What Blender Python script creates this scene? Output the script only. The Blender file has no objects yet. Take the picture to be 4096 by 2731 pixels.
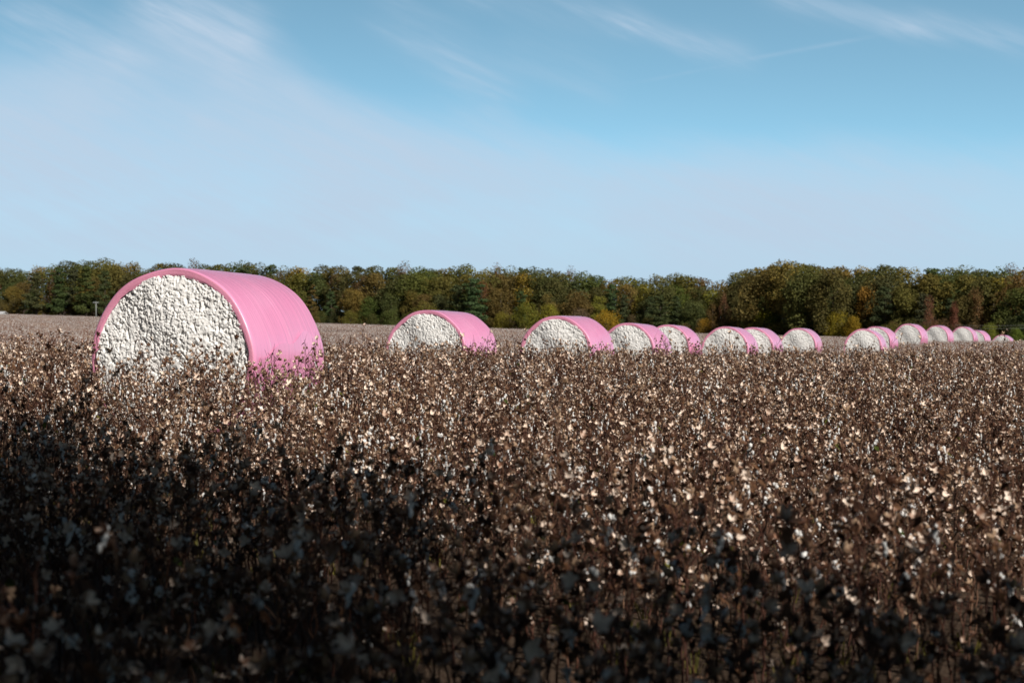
import bpy, math, random
import numpy as np
from mathutils import Vector, Matrix, Euler

random.seed(7)
rng = np.random.default_rng(11)
S = bpy.context.scene
COL = S.collection
R = math.radians
FP = 7964.0            # focal length in pixels of the 4096 px wide photograph
HY = 1396.7            # horizon row there
CAM_Z = 1.65           # eye height over the ground at the camera


# ------------------------------------------------------------------ helpers
class MB:
    """collects polygons (as vertex blocks) for one mesh"""
    def __init__(self):
        self.v, self.f, self.m, self.n = [], [], [], 0

    def add(self, verts, faces, mat=0):
        verts = np.asarray(verts, float)
        o = self.n
        self.v.append(verts)
        self.n += len(verts)
        for f in faces:
            self.f.append(tuple(i + o for i in f))
            self.m.append(mat)

    def mesh(self, name, mats, smooth=False):
        me = bpy.data.meshes.new(name)
        v = np.concatenate(self.v) if self.v else np.zeros((0, 3))
        me.from_pydata(v.tolist(), [], self.f)
        for m in mats:
            me.materials.append(m)
        me.polygons.foreach_set('material_index', np.array(self.m, dtype=np.int32))
        if smooth:
            me.polygons.foreach_set('use_smooth', np.ones(len(self.f), dtype=bool))
        me.update()
        return me


def link(name, data, parent=None, loc=(0, 0, 0), mat=None, col=COL):
    o = bpy.data.objects.new(name, data)
    if col is not None:
        col.objects.link(o)
    o.location = loc
    if parent is not None:
        o.parent = parent
    if mat is not None:
        o.matrix_basis = mat
    return o


def tag(o, label=None, cat=None, group=None, kind=None):
    if label: o['label'] = label
    if cat: o['category'] = cat
    if group: o['group'] = group
    if kind: o['kind'] = kind
    return o


def copy_tree(o, parent=None):
    c = o.copy()
    COL.objects.link(c)
    if parent is not None:
        c.parent = parent
        c.matrix_parent_inverse = o.matrix_parent_inverse
    for ch in list(o.children):
        if ch.name != c.name:
            copy_tree(ch, c)
    return c


def tube(mb, pts, rad, sides=4, mat=0):
    """tapered tube along pts"""
    pts = np.asarray(pts, float)
    n = len(pts)
    d = np.gradient(pts, axis=0)
    d /= np.linalg.norm(d, axis=1)[:, None] + 1e-9
    ref = np.array([0.31, 0.95, 0.05])
    a = np.cross(d, ref); a /= np.linalg.norm(a, axis=1)[:, None] + 1e-9
    b = np.cross(d, a)
    ang = np.arange(sides) * 2 * math.pi / sides
    rad = np.broadcast_to(np.asarray(rad, float), (n,))
    ring = pts[:, None, :] + rad[:, None, None] * (np.cos(ang)[None, :, None] * a[:, None, :] + np.sin(ang)[None, :, None] * b[:, None, :])
    fs = []
    for i in range(n - 1):
        for k in range(sides):
            k2 = (k + 1) % sides
            fs.append((i * sides + k, i * sides + k2, (i + 1) * sides + k2, (i + 1) * sides + k))
    fs.append(tuple(range(sides))[::-1])
    fs.append(tuple((n - 1) * sides + k for k in range(sides)))
    mb.add(ring.reshape(-1, 3), fs, mat)


# ------------------------------------------------------------------ materials
def new_mat(name):
    m = bpy.data.materials.new(name)
    m.use_nodes = True
    nt = m.node_tree
    nt.nodes.clear()
    out = nt.nodes.new('ShaderNodeOutputMaterial')
    bs = nt.nodes.new('ShaderNodeBsdfPrincipled')
    nt.links.new(bs.outputs[0], out.inputs[0])
    return m, nt, bs


def node(nt, typ, **kw):
    n = nt.nodes.new(typ)
    for k, v in kw.items():
        if k.startswith('i_'):
            n.inputs[k[2:].replace('_', ' ')].default_value = v
        else:
            setattr(n, k, v)
    return n


def ramp(nt, src, stops):
    r = nt.nodes.new('ShaderNodeValToRGB')
    el = r.color_ramp.elements
    while len(el) < len(stops):
        el.new(0.5)
    for e, (p, c) in zip(el, stops):
        e.position = p
        e.color = c if len(c) == 4 else (*c, 1)
    nt.links.new(src, r.inputs[0])
    return r.outputs[0]


def mixc(nt, fac, a, b, mode='MIX'):
    m = nt.nodes.new('ShaderNodeMix')
    m.data_type = 'RGBA'
    m.blend_type = mode
    for sock, v in ((m.inputs[0], fac), (m.inputs[6], a), (m.inputs[7], b)):
        if hasattr(v, 'is_linked'):
            nt.links.new(v, sock)
        elif isinstance(v, (int, float)):
            sock.default_value = v
        else:
            sock.default_value = (*v, 1) if len(v) == 3 else v
    return m.outputs[2]


def noise_tex(nt, coord, scale, detail=4, rough=0.55, w=None):
    n = node(nt, 'ShaderNodeTexNoise')
    n.inputs['Scale'].default_value = scale
    n.inputs['Detail'].default_value = detail
    n.inputs['Roughness'].default_value = rough
    if coord is not None:
        nt.links.new(coord, n.inputs['Vector'])
    return n.outputs['Fac']


def simple_mat(name, stops, scale=20, rough=0.8, spec=0.2, by_instance=0.0, backs=None, transl=0.0):
    """noise-coloured matte material; by_instance: share of per-object variation; backs: colour of the back faces"""
    m, nt, bs = new_mat(name)
    tc = node(nt, 'ShaderNodeTexCoord')
    f = noise_tex(nt, tc.outputs['Object'], scale)
    if by_instance:
        oi = node(nt, 'ShaderNodeObjectInfo')
        ad = node(nt, 'ShaderNodeMath', operation='MULTIPLY_ADD')
        nt.links.new(oi.outputs['Random'], ad.inputs[0])
        ad.inputs[1].default_value = by_instance
        ad.inputs[2].default_value = -by_instance / 2
        su = node(nt, 'ShaderNodeMath', operation='ADD', use_clamp=True)
        nt.links.new(f, su.inputs[0]); nt.links.new(ad.outputs[0], su.inputs[1])
        f = su.outputs[0]
    c = ramp(nt, f, stops)
    if backs is not None:
        g = node(nt, 'ShaderNodeNewGeometry')
        c2 = ramp(nt, f, backs)
        c = mixc(nt, g.outputs['Backfacing'], c, c2)
    nt.links.new(c, bs.inputs['Base Color'])
    bs.inputs['Roughness'].default_value = rough
    bs.inputs['Specular IOR Level'].default_value = spec
    if transl:
        out = [n for n in nt.nodes if n.type == 'OUTPUT_MATERIAL'][0]
        tr = node(nt, 'ShaderNodeBsdfTranslucent')
        nt.links.new(c, tr.inputs[0])
        mx = node(nt, 'ShaderNodeMixShader')
        mx.inputs[0].default_value = transl
        nt.links.new(bs.outputs[0], mx.inputs[1]); nt.links.new(tr.outputs[0], mx.inputs[2])
        nt.links.new(mx.outputs[0], out.inputs[0])
    return m


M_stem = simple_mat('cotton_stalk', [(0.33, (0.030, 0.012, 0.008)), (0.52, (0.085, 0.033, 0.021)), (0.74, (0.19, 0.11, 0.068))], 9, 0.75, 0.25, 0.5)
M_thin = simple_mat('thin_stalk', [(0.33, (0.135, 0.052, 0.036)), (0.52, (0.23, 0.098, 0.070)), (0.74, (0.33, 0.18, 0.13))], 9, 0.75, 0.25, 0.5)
M_burr = simple_mat('dry_burr', [(0.30, (0.26, 0.14, 0.09)), (0.40, (0.62, 0.46, 0.36)), (0.54, (0.85, 0.71, 0.60))], 25, 0.6, 0.3, 0.4,
                    backs=[(0.35, (0.065, 0.026, 0.014)), (0.5, (0.15, 0.072, 0.040)), (0.66, (0.42, 0.28, 0.18))])
M_lint = simple_mat('cotton_lint', [(0.3, (0.70, 0.69, 0.67)), (0.6, (0.82, 0.82, 0.81))], 60, 0.95, 0.05)
M_leaf = simple_mat('dry_leaf', [(0.3, (0.035, 0.015, 0.008)), (0.5, (0.085, 0.038, 0.020)), (0.7, (0.17, 0.085, 0.042))], 30, 0.8, 0.2, 0.5, transl=0.25)
M_green = simple_mat('green_leaf', [(0.3, (0.035, 0.06, 0.012)), (0.5, (0.10, 0.12, 0.02)), (0.7, (0.22, 0.20, 0.03))], 30, 0.6, 0.3, 0.5, transl=0.35)
M_weed = simple_mat('weed', [(0.3, (0.05, 0.055, 0.012)), (0.5, (0.12, 0.105, 0.022)), (0.7, (0.24, 0.19, 0.05))], 8, 0.7, 0.2, transl=0.3)
M_bark = simple_mat('bark', [(0.3, (0.05, 0.04, 0.03)), (0.7, (0.15, 0.125, 0.10))], 3, 0.9, 0.1)
M_pole = simple_mat('weathered_pole', [(0.3, (0.20, 0.21, 0.20)), (0.7, (0.34, 0.35, 0.33))], 4, 0.85, 0.1)
M_porcelain = simple_mat('insulator', [(0.3, (0.45, 0.50, 0.52)), (0.7, (0.60, 0.64, 0.66))], 10, 0.3, 0.5)
M_whitewall = simple_mat('painted_siding', [(0.3, (0.70, 0.70, 0.69)), (0.7, (0.80, 0.80, 0.79))], 2, 0.6, 0.3)
M_metalroof = simple_mat('metal_roof', [(0.3, (0.60, 0.61, 0.62)), (0.7, (0.74, 0.75, 0.76))], 2, 0.4, 0.4)
M_dark = simple_mat('dark_opening', [(0.3, (0.02, 0.02, 0.022)), (0.7, (0.04, 0.04, 0.045))], 2, 0.4, 0.4)


def foliage_mat():
    m, nt, bs = new_mat('tree_foliage')
    oi = node(nt, 'ShaderNodeObjectInfo')
    tc = node(nt, 'ShaderNodeTexCoord')
    f = noise_tex(nt, tc.outputs['Object'], 0.35, 3)
    f2 = noise_tex(nt, tc.outputs['Object'], 2.2, 2)
    k = ramp(nt, f, [(0.32, (0.82, 0.86, 0.86)), (0.5, (1.0, 1.0, 1.0)), (0.68, (1.18, 1.08, 0.9))])
    k2 = ramp(nt, f2, [(0.3, (0.88, 0.88, 0.88)), (0.7, (1.12, 1.12, 1.12))])
    c = mixc(nt, 1.0, oi.outputs['Color'], k, 'MULTIPLY')
    c = mixc(nt, 1.0, c, k2, 'MULTIPLY')
    nt.links.new(c, bs.inputs['Base Color'])
    bs.inputs['Roughness'].default_value = 0.65
    bs.inputs['Specular IOR Level'].default_value = 0.2
    out = [n for n in nt.nodes if n.type == 'OUTPUT_MATERIAL'][0]
    tr = node(nt, 'ShaderNodeBsdfTranslucent')
    nt.links.new(c, tr.inputs[0])
    mx = node(nt, 'ShaderNodeMixShader'); mx.inputs[0].default_value = 0.33
    nt.links.new(bs.outputs[0], mx.inputs[1]); nt.links.new(tr.outputs[0], mx.inputs[2])
    nt.links.new(mx.outputs[0], out.inputs[0])
    return m


M_foliage = foliage_mat()


def soil_mat():
    m, nt, bs = new_mat('field_soil')
    tc = node(nt, 'ShaderNodeTexCoord')
    f = noise_tex(nt, tc.outputs['Object'], 3.0, 8, 0.7)
    f2 = noise_tex(nt, tc.outputs['Object'], 40, 6, 0.7)
    c = ramp(nt, f, [(0.3, (0.040, 0.025, 0.017)), (0.5, (0.085, 0.055, 0.037)), (0.7, (0.14, 0.10, 0.07))])
    c2 = ramp(nt, f2, [(0.35, (0.030, 0.020, 0.013)), (0.55, (0.10, 0.068, 0.047)), (0.75, (0.22, 0.16, 0.11))])
    c = mixc(nt, 0.5, c, c2)
    nt.links.new(c, bs.inputs['Base Color'])
    bs.inputs['Roughness'].default_value = 0.95
    bs.inputs['Specular IOR Level'].default_value = 0.1
    bp = node(nt, 'ShaderNodeBump'); bp.inputs['Strength'].default_value = 0.8; bp.inputs['Distance'].default_value = 0.03
    nt.links.new(f2, bp.inputs['Height']); nt.links.new(bp.outputs[0], bs.inputs['Normal'])
    return m


def face_mat():
    m, nt, bs = new_mat('seed_cotton')
    tc = node(nt, 'ShaderNodeTexCoord')
    f = noise_tex(nt, tc.outputs['Object'], 9, 5)
    fl = noise_tex(nt, tc.outputs['Object'], 75, 3, 0.65)
    fl2 = noise_tex(nt, tc.outputs['Object'], 28, 4, 0.75)
    c = ramp(nt, f, [(0.3, (0.83, 0.81, 0.785)), (0.6, (0.90, 0.89, 0.875))])
    spots = ramp(nt, fl, [(0.66, (0, 0, 0)), (0.72, (1, 1, 1))])
    c = mixc(nt, spots, c, (0.30, 0.22, 0.15))
    spots2 = ramp(nt, fl2, [(0.69, (0, 0, 0)), (0.74, (1, 1, 1))])  # coarser trash flecks; their brown also paints in dark crevices
    c = mixc(nt, spots2, c, (0.34, 0.27, 0.21))
    nt.links.new(c, bs.inputs['Base Color'])
    bs.inputs['Roughness'].default_value = 1.0
    bs.inputs['Specular IOR Level'].default_value = 0.02
    bp = node(nt, 'ShaderNodeBump'); bp.inputs['Strength'].default_value = 0.5; bp.inputs['Distance'].default_value = 0.01
    nt.links.new(fl, bp.inputs['Height']); nt.links.new(bp.outputs[0], bs.inputs['Normal'])
    return m


def wrap_mat():
    m, nt, bs = new_mat('pink_film')
    uv = node(nt, 'ShaderNodeUVMap')
    tc = node(nt, 'ShaderNodeTexCoord')
    # UV: u runs once round the bale (metres), v along its axis (metres)
    mp = node(nt, 'ShaderNodeMapping'); mp.inputs['Scale'].default_value = (0.42, 11, 1)
    nt.links.new(uv.outputs[0], mp.inputs[0])
    streak = noise_tex(nt, mp.outputs[0], 1.0, 4, 0.6)
    mp2 = node(nt, 'ShaderNodeMapping'); mp2.inputs['Scale'].default_value = (1.5, 60, 1)
    nt.links.new(uv.outputs[0], mp2.inputs[0])
    fine = noise_tex(nt, mp2.outputs[0], 1.0, 3, 0.6)
    mp3 = node(nt, 'ShaderNodeMapping'); mp3.inputs['Scale'].default_value = (1.0, 0.8, 1)
    nt.links.new(uv.outputs[0], mp3.inputs[0])
    broad = noise_tex(nt, mp3.outputs[0], 1.1, 3, 0.5)
    mott = noise_tex(nt, tc.outputs['Object'], 55, 5, 0.7)
    c = ramp(nt, broad, [(0.3, (0.83, 0.305, 0.53)), (0.7, (0.87, 0.375, 0.60))])
    # thin broken wrinkle highlights, painted into the film's colour
    ln = ramp(nt, streak, [(0.58, (0, 0, 0)), (0.64, (1, 1, 1))])
    ln2 = ramp(nt, fine, [(0.60, (0, 0, 0)), (0.70, (1, 1, 1))])
    l3 = mixc(nt, 1.0, ln, ln2, 'MULTIPLY')
    c = mixc(nt, l3, c, (0.95, 0.72, 0.80))
    sc = node(nt, 'ShaderNodeMath', operation='MULTIPLY'); sc.inputs[1].default_value = 0.22
    nt.links.new(streak, sc.inputs[0])
    c = mixc(nt, sc.outputs[0], c, (0.86, 0.36, 0.56))
    # the film folded over the ends lies loose on the lint and shows it through in mottles
    at = node(nt, 'ShaderNodeAttribute'); at.attribute_name = 'rim'
    mo = ramp(nt, mott, [(0.38, (0.88, 0.38, 0.50)), (0.56, (0.83, 0.31, 0.44)), (0.72, (0.60, 0.20, 0.36))])
    fa = node(nt, 'ShaderNodeMath', operation='MULTIPLY'); fa.inputs[1].default_value = 0.75
    nt.links.new(at.outputs['Fac'], fa.inputs[0])
    c = mixc(nt, fa.outputs[0], c, mo)
    nt.links.new(c, bs.inputs['Base Color'])
    rr = node(nt, 'ShaderNodeMath', operation='MULTIPLY_ADD')
    nt.links.new(at.outputs['Fac'], rr.inputs[0]); rr.inputs[1].default_value = 0.30; rr.inputs[2].default_value = 0.20
    nt.links.new(rr.outputs[0], bs.inputs['Roughness'])
    bs.inputs['Specular IOR Level'].default_value = 0.6
    b1 = node(nt, 'ShaderNodeBump'); b1.inputs['Strength'].default_value = 0.7; b1.inputs['Distance'].default_value = 0.022
    nt.links.new(streak, b1.inputs['Height'])
    b2 = node(nt, 'ShaderNodeBump'); nt.links.new(at.outputs['Fac'], b2.inputs['Strength']); b2.inputs['Distance'].default_value = 0.004
    nt.links.new(mott, b2.inputs['Height']); nt.links.new(b1.outputs[0], b2.inputs['Normal'])
    nt.links.new(b2.outputs[0], bs.inputs['Normal'])
    return m


M_soil, M_face, M_wrap = soil_mat(), face_mat(), wrap_mat()

# ------------------------------------------------------------------ terrain
_D = np.array([0, 12, 27, 34, 41, 49, 57, 80, 100, 130, 165, 195, 228, 300, 420, 560, 640, 900])
_L = np.array([-1.65, -1.54, -1.08, -0.92, -.80, -.88, -1.2, -.95, -.62, .1, .8, 1.4, 2.05, 3.5, 6.2, 8.9, 10.4, 20])
_C = np.array([-1.65, -1.54, -1.13, -1.03, -.93, -.98, -1.2, -1.2, -1.1, -.85, -.3, .2, .75, 1.9, 3.2, 4.9, 5.8, 17])
_R = np.array([-1.65, -1.58, -1.25, -1.12, -1.0, -1.05, -1.25, -1.3, -1.22, -.9, -.2, -.12, -.62, -.2, .86, 1.6, 2.4, 13])
_fine = np.arange(0, 901, 1.0)


def _smooth(tab):
    y = np.interp(_fine, _D, tab)
    out = y.copy()
    for i, d in enumerate(_fine):
        s = 1.0 + d * 0.035
        k = int(3 * s)
        lo, hi = max(0, i - k), min(len(y), i + k + 1)
        w = np.exp(-0.5 * ((_fine[lo:hi] - d) / s) ** 2)
        out[i] = (y[lo:hi] * w).sum() / w.sum()
    return out


_TL, _TC, _TR = _smooth(_L), _smooth(_C), _smooth(_R)


def ground(x, y):
    x = np.asarray(x, float); y = np.asarray(y, float)
    d = np.clip(y, 0, 900)
    u = np.clip(x / np.maximum(y, 8.0), -0.32, 0.32) / 0.257
    l, c, r = (np.interp(d, _fine, t) for t in (_TL, _TC, _TR))
    w = np.abs(u)
    side = np.where(u < 0, l, r)
    z = c * (1 - w) + side * w
    und = 0.04 * np.sin(x * 0.31 + 1.3) * np.sin(y * 0.23) * np.clip(y / 30, 0, 1)
    return z + und + CAM_Z


def gz(x, y):
    return float(ground(np.array([x]), np.array([y]))[0])


def px_to_x(px, d):
    return (px - 2048.0) / FP * d


def z_at(py, d):
    return CAM_Z + (HY - py) / FP * d


# ground sheet
xs = np.concatenate([-np.geomspace(2500, 8, 70), np.linspace(-7, 7, 29), np.geomspace(8, 2500, 70)])
ys = np.concatenate([-np.geomspace(900, 3, 20), np.linspace(-2, 70, 90), np.geomspace(71, 3500, 110)])
gx, gy = np.meshgrid(xs, ys)
gzv = ground(gx, gy)
verts = np.stack([gx, gy, gzv], -1).reshape(-1, 3)
nx = len(xs)
faces = [(j * nx + i, j * nx + i + 1, (j + 1) * nx + i + 1, (j + 1) * nx + i) for j in range(len(ys) - 1) for i in range(nx - 1)]
mb = MB(); mb.add(verts, faces)
tag(link('ground', mb.mesh('ground', [M_soil], True)), kind='structure')

# ------------------------------------------------------------------ cotton bolls
def petal(L, W, curl, az, tilt, rows=4):
    """one dry carpel: concave, pointed; z is the boll's axis"""
    t = np.linspace(0, 1, rows + 1)
    w = W * np.sin(np.clip(t * 0.93 + 0.07, 0, 1) * math.pi) ** 0.75
    w[-1] = W * 0.04
    a = tilt + curl * (t - 0.3)
    dr = np.cumsum(np.concatenate([[0], np.sin(a[1:]) * L / rows]))
    dz = np.cumsum(np.concatenate([[0], np.cos(a[1:]) * L / rows]))
    nrx, nrz = -np.cos(a), np.sin(a)
    v = []
    for i in range(rows + 1):
        for s in (-1, 0, 1):
            dip = 0.35 * w[i] * (1 if s == 0 else 0)
            v.append((dr[i] - nrx[i] * dip, s * w[i] * 0.5, dz[i] - nrz[i] * dip))
    v = np.array(v)
    c, s_ = math.cos(az), math.sin(az)
    v = np.stack([v[:, 0] * c - v[:, 1] * s_, v[:, 0] * s_ + v[:, 1] * c, v[:, 2]], -1)
    f = []
    for i in range(rows):
        for k in range(2):
            a0 = i * 3 + k
            f.append((a0, a0 + 3, a0 + 4, a0 + 1))      # front faces look inwards / up
    return v, f


def burr_parts(r, n=None, rows=4):
    out = []
    n = n or r.choice([4, 4, 5])
    base = r.uniform(0, 6.28)
    tilt = r.uniform(0.35, 1.0)
    for k in range(n):
        if r.random() < 0.08:
            continue
        out.append(petal(r.uniform(.035, .045), r.uniform(.020, .026), r.uniform(-.9, .5), base + k * 6.283 / n + r.uniform(-.2, .2), tilt + r.uniform(-.25, .2), rows))
    for k in range(3):           # short dead bracts under the carpels
        out.append(petal(r.uniform(.018, .030), .012, 0.8, r.uniform(0, 6.28), r.uniform(1.2, 1.9), 2))
    return out


ICO = None
def ico(sub):
    import bmesh
    bm = bmesh.new()
    bmesh.ops.create_icosphere(bm, subdivisions=sub, radius=1)
    v = np.array([p.co[:] for p in bm.verts]); f = [tuple(q.index for q in p.verts) for p in bm.faces]
    bm.free()
    return v, f
ICO1, ICO2 = ico(1), ico(2)


def lint_parts(r, hang, lo=False):
    """small uneven locks of seed cotton in or hanging out of the burr"""
    out = []
    V, F = ICO1 if lo else ICO2
    n = r.choice([4, 5, 6]) if not hang else r.choice([4, 5, 6, 7])
    if lo: n = max(3, n - 2)
    sway = r.uniform(-.4, .4), r.uniform(-.4, .4)
    for k in range(n):
        g = np.array([r.uniform(-1, 1) for _ in range(3)])
        lump = 1 + 0.25 * np.sin(V @ np.array([5.1, 3.2, 4.4]) + g[0] * 9) * np.sin(V @ np.array([-3.3, 5.7, 2.1]) + g[1] * 9) + 0.14 * np.sin(V @ np.array([11., 9., -8.]) + g[2] * 9)
        v = V * lump[:, None]
        if hang:
            t = k / (n - 1)
            z = .012 - t * r.uniform(.035, .060)
            w = .0095 * (1 - .45 * t) * r.uniform(.7, 1.25)
            v = v * np.array([w, w * r.uniform(.7, 1.1), r.uniform(.009, .016)])
            v += np.array([sway[0] * -z + r.uniform(-.007, .007), sway[1] * -z + r.uniform(-.007, .007), z])
        else:
            v = v * np.array([.011, .010, .011]) * r.uniform(.7, 1.2)
            a = k * 6.28 / n + r.uniform(-.4, .4)
            v += np.array([.010 * math.cos(a), .010 * math.sin(a), .014 + r.uniform(-.005, .008)])
        out.append((v, F))
    return out


def rot_to(axis, spin):
    q = Vector(axis).to_track_quat('Z', 'Y').to_matrix() @ Matrix.Rotation(spin, 3, 'Z')
    return np.array(q)


def stalk_plan(r, h, n_boll):
    """skeleton of one cotton plant: (tubes, boll spots, leaf spots)"""
    tubes, spots, leaves = [], [], []
    lean = r.uniform(-.08, .08), r.uniform(-.08, .08)
    z, pts, side = 0.0, [(0, 0, -0.04)], 1
    while z < h:
        z += r.uniform(.045, .07)
        side = -side
        pts.append((lean[0] * z + side * .006 + r.uniform(-.004, .004), lean[1] * z + r.uniform(-.006, .006), z))
    pts = np.array(pts)
    tubes.append((pts, np.linspace(.0066, .0021, len(pts)), 5))
    az = r.uniform(0, 6.28)
    for i in range(3, len(pts) - 1):
        zz = pts[i][2]
        if zz < .16 * h or (zz < .4 * h and r.random() < .5):
            continue
        az += 2.36 + r.uniform(-.35, .35)
        t = zz / h
        L = (0.36 - 0.22 * t) * r.uniform(.55, 1.2)
        el = r.uniform(.6, 1.12) + (.15 if t > .8 else 0)
        p = pts[i].copy(); bp = [p.copy()]
        d = np.array([math.cos(az) * math.cos(el), math.sin(az) * math.cos(el), math.sin(el)])
        nseg = 4
        for k in range(nseg):
            d = d + np.array([r.uniform(-.22, .22), r.uniform(-.22, .22), r.uniform(-.10, .16)])
            d /= np.linalg.norm(d)
            p = p + d * L / nseg
            bp.append(p.copy())
            if k in (1, 2) and L > .13 and r.random() < .75:       # boll on a short pedicel off a node
                o = np.array([r.uniform(-1, 1), r.uniform(-1, 1), r.uniform(.1, .9)]); o /= np.linalg.norm(o)
                q = p + o * r.uniform(.02, .035)
                tubes.append((np.array([p, (p + q) / 2 + [0, 0, .003], q]), np.array([.0017, .0016, .0020]), 3))
                spots.append((q, o, zz))
        tubes.append((np.array(bp), np.linspace(.0032, .0016, len(bp)), 4))
        if r.random() < .55:                                   # a bare twig beside it
            o = d + np.array([r.uniform(-.6, .6), r.uniform(-.6, .6), r.uniform(.2, .9)]); o /= np.linalg.norm(o)
            q = bp[r.randint(1, 3)]; L2 = r.uniform(.05, .16)
            tubes.append((np.array([q, q + o * L2 * .5 + [0, 0, .006], q + o * L2]), np.array([.0019, .0016, .0011]), 3))
        if r.random() < .62:
            spots.append((bp[-1], d * .6 + np.array([r.uniform(-.5, .5), r.uniform(-.5, .5), .5]), zz))
        if r.random() < .35:
            leaves.append((bp[r.randint(1, 4)], r.uniform(0, 6.28)))
    r.shuffle(spots)
    return tubes, spots[:n_boll], leaves


def leaf_quads(r, p, az, size):
    """a shrivelled hanging leaf: two folded halves"""
    L, W = size * r.uniform(.7, 1.2), size * r.uniform(.3, .6)
    c, s = math.cos(az), math.sin(az)
    pts = np.array([(0, 0, 0), (L * .4, W * .6, -L * .2), (L * .9, W * .15, -L * .75), (L * .5, 0, -L * .45), (L * .35, -W * .6, -L * .35)])
    pts = np.stack([pts[:, 0] * c - pts[:, 1] * s, pts[:, 0] * s + pts[:, 1] * c, pts[:, 2]], -1) + p
    return pts, [(0, 1, 2, 3), (0, 3, 2, 4)]


# the boll meshes shared by the individual plants
BURR_ME, LINT_ME = [], []
for k in range(8):
    r = random.Random(100 + k)
    mb = MB()
    for v, f in burr_parts(r):
        mb.add(v, f)
    BURR_ME.append(mb.mesh('boll', [M_burr], True))
for k in range(6):
    r = random.Random(200 + k)
    mb = MB()
    for v, f in lint_parts(r, k >= 2):
        mb.add(v, f)
    LINT_ME.append(mb.mesh('lint', [M_lint], True))

# joined plants for the mass of the field (one mesh each, placed by geometry nodes)
def joined_plant(seed, h, n_boll, lint_p, green_p=0.1):
    r = random.Random(seed)
    tubes, spots, leaves = stalk_plan(r, h, n_boll)
    mb = MB()
    for p, rad, s in tubes:
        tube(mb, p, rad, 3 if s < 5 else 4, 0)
    for p, d, zz in spots:
        Rm = rot_to(d, r.uniform(0, 6.28)); sc = r.uniform(.72, 1.08)
        for v, f in burr_parts(r, rows=3):
            mb.add(v @ Rm.T * sc + p, f, 1)
        if r.random() < lint_p:
            hang = r.random() < .7
            for v, f in lint_parts(r, hang, True):
                mb.add((v if hang else v @ Rm.T) * sc * 1.3 + p, f, 2)
    for p, az in leaves:
        v, f = leaf_quads(r, p, az, .05)
        mb.add(v, f, 4 if r.random() < green_p else 3)
    return mb.mesh('cotton_plant_mass', [M_stem, M_burr, M_lint, M_leaf, M_green])


def patch_mesh(seed, size, n):
    """far part of the field: a square of n simple plants"""
    r = random.Random(seed)
    mb = MB()
    for k in range(n):
        x, y = r.uniform(-size / 2, size / 2), r.uniform(-size / 2, size / 2)
        h = r.uniform(.62, .95)
        base = np.array([x, y, 0])
        for b in range(9):
            a = r.uniform(0, 6.28)
            top = base + np.array([math.cos(a) * r.uniform(.03, .22), math.sin(a) * r.uniform(.03, .22), h * r.uniform(.6, 1.05)])
            w = np.array([-math.sin(a), math.cos(a), 0]) * .006
            mb.add([base - w, base + w, top + w * .4, top - w * .4], [(0, 1, 2, 3)], 0)
        for b in range(18):
            a, rr = r.uniform(0, 6.28), r.uniform(.02, .24)
            p = base + np.array([math.cos(a) * rr, math.sin(a) * rr, h * r.uniform(.45, 1.0)])
            if r.random() < .06:
                v, f = ICO1
                mb.add(v * np.array([.022, .02, .035]) * r.uniform(.8, 1.3) + p, f, 2)
            else:
                a0 = r.uniform(0, 6.28)
                for q in range(3):
                    v, f = petal(.045, .028, .2, a0 + q * 2.1, r.uniform(.7, 1.3), 1)
                    mb.add(v + p, f, 1)
        for b in range(3):
            v, f = leaf_quads(r, base + np.array([r.uniform(-.2, .2), r.uniform(-.2, .2), h * r.uniform(.4, .9)]), r.uniform(0, 6.28), .08)
            mb.add(v, f, 3)
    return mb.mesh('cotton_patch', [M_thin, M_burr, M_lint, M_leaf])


def scatter(name, pts, rots, scl, idx, protos):
    """ONE object whose points carry copies of the prototype meshes"""
    pc = bpy.data.collections.new(name + '_kinds')
    for k, me in enumerate(protos):
        o = bpy.data.objects.new('%s_kind_%02d' % (name, k), me)
        pc.objects.link(o)
    me = bpy.data.meshes.new(name)
    me.vertices.add(len(pts))
    me.vertices.foreach_set('co', np.asarray(pts, np.float32).ravel())
    for an, ty, dat, key in (('rot', 'FLOAT_VECTOR', rots, 'vector'), ('scl', 'FLOAT_VECTOR', scl, 'vector'), ('idx', 'INT', idx, 'value')):
        at = me.attributes.new(an, ty, 'POINT')
        at.data.foreach_set(key, np.asarray(dat, np.int32 if ty == 'INT' else np.float32).ravel())
    o = link(name, me)
    ng = bpy.data.node_groups.new(name, 'GeometryNodeTree')
    ng.interface.new_socket(name='Geometry', in_out='INPUT', socket_type='NodeSocketGeometry')
    ng.interface.new_socket(name='Geometry', in_out='OUTPUT', socket_type='NodeSocketGeometry')
    gi, go = ng.nodes.new('NodeGroupInput'), ng.nodes.new('NodeGroupOutput')
    ci = ng.nodes.new('GeometryNodeCollectionInfo')
    ci.inputs['Collection'].default_value = pc
    ci.inputs['Separate Children'].default_value = True
    ci.inputs['Reset Children'].default_value = True
    ip = ng.nodes.new('GeometryNodeInstanceOnPoints')
    ip.inputs['Pick Instance'].default_value = True
    def attr(n, t):
        a = ng.nodes.new('GeometryNodeInputNamedAttribute'); a.data_type = t; a.inputs['Name'].default_value = n
        return a.outputs['Attribute']
    L = ng.links.new
    L(gi.outputs[0], ip.inputs['Points']); L(ci.outputs[0], ip.inputs['Instance'])
    L(attr('idx', 'INT'), ip.inputs['Instance Index'])
    e2r = ng.nodes.new('FunctionNodeEulerToRotation'); L(attr('rot', 'FLOAT_VECTOR'), e2r.inputs[0]); L(e2r.outputs[0], ip.inputs['Rotation'])
    L(attr('scl', 'FLOAT_VECTOR'), ip.inputs['Scale'])
    L(ip.outputs[0], go.inputs[0])
    md = o.modifiers.new('scatter', 'NODES'); md.node_group = ng
    return o


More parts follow.
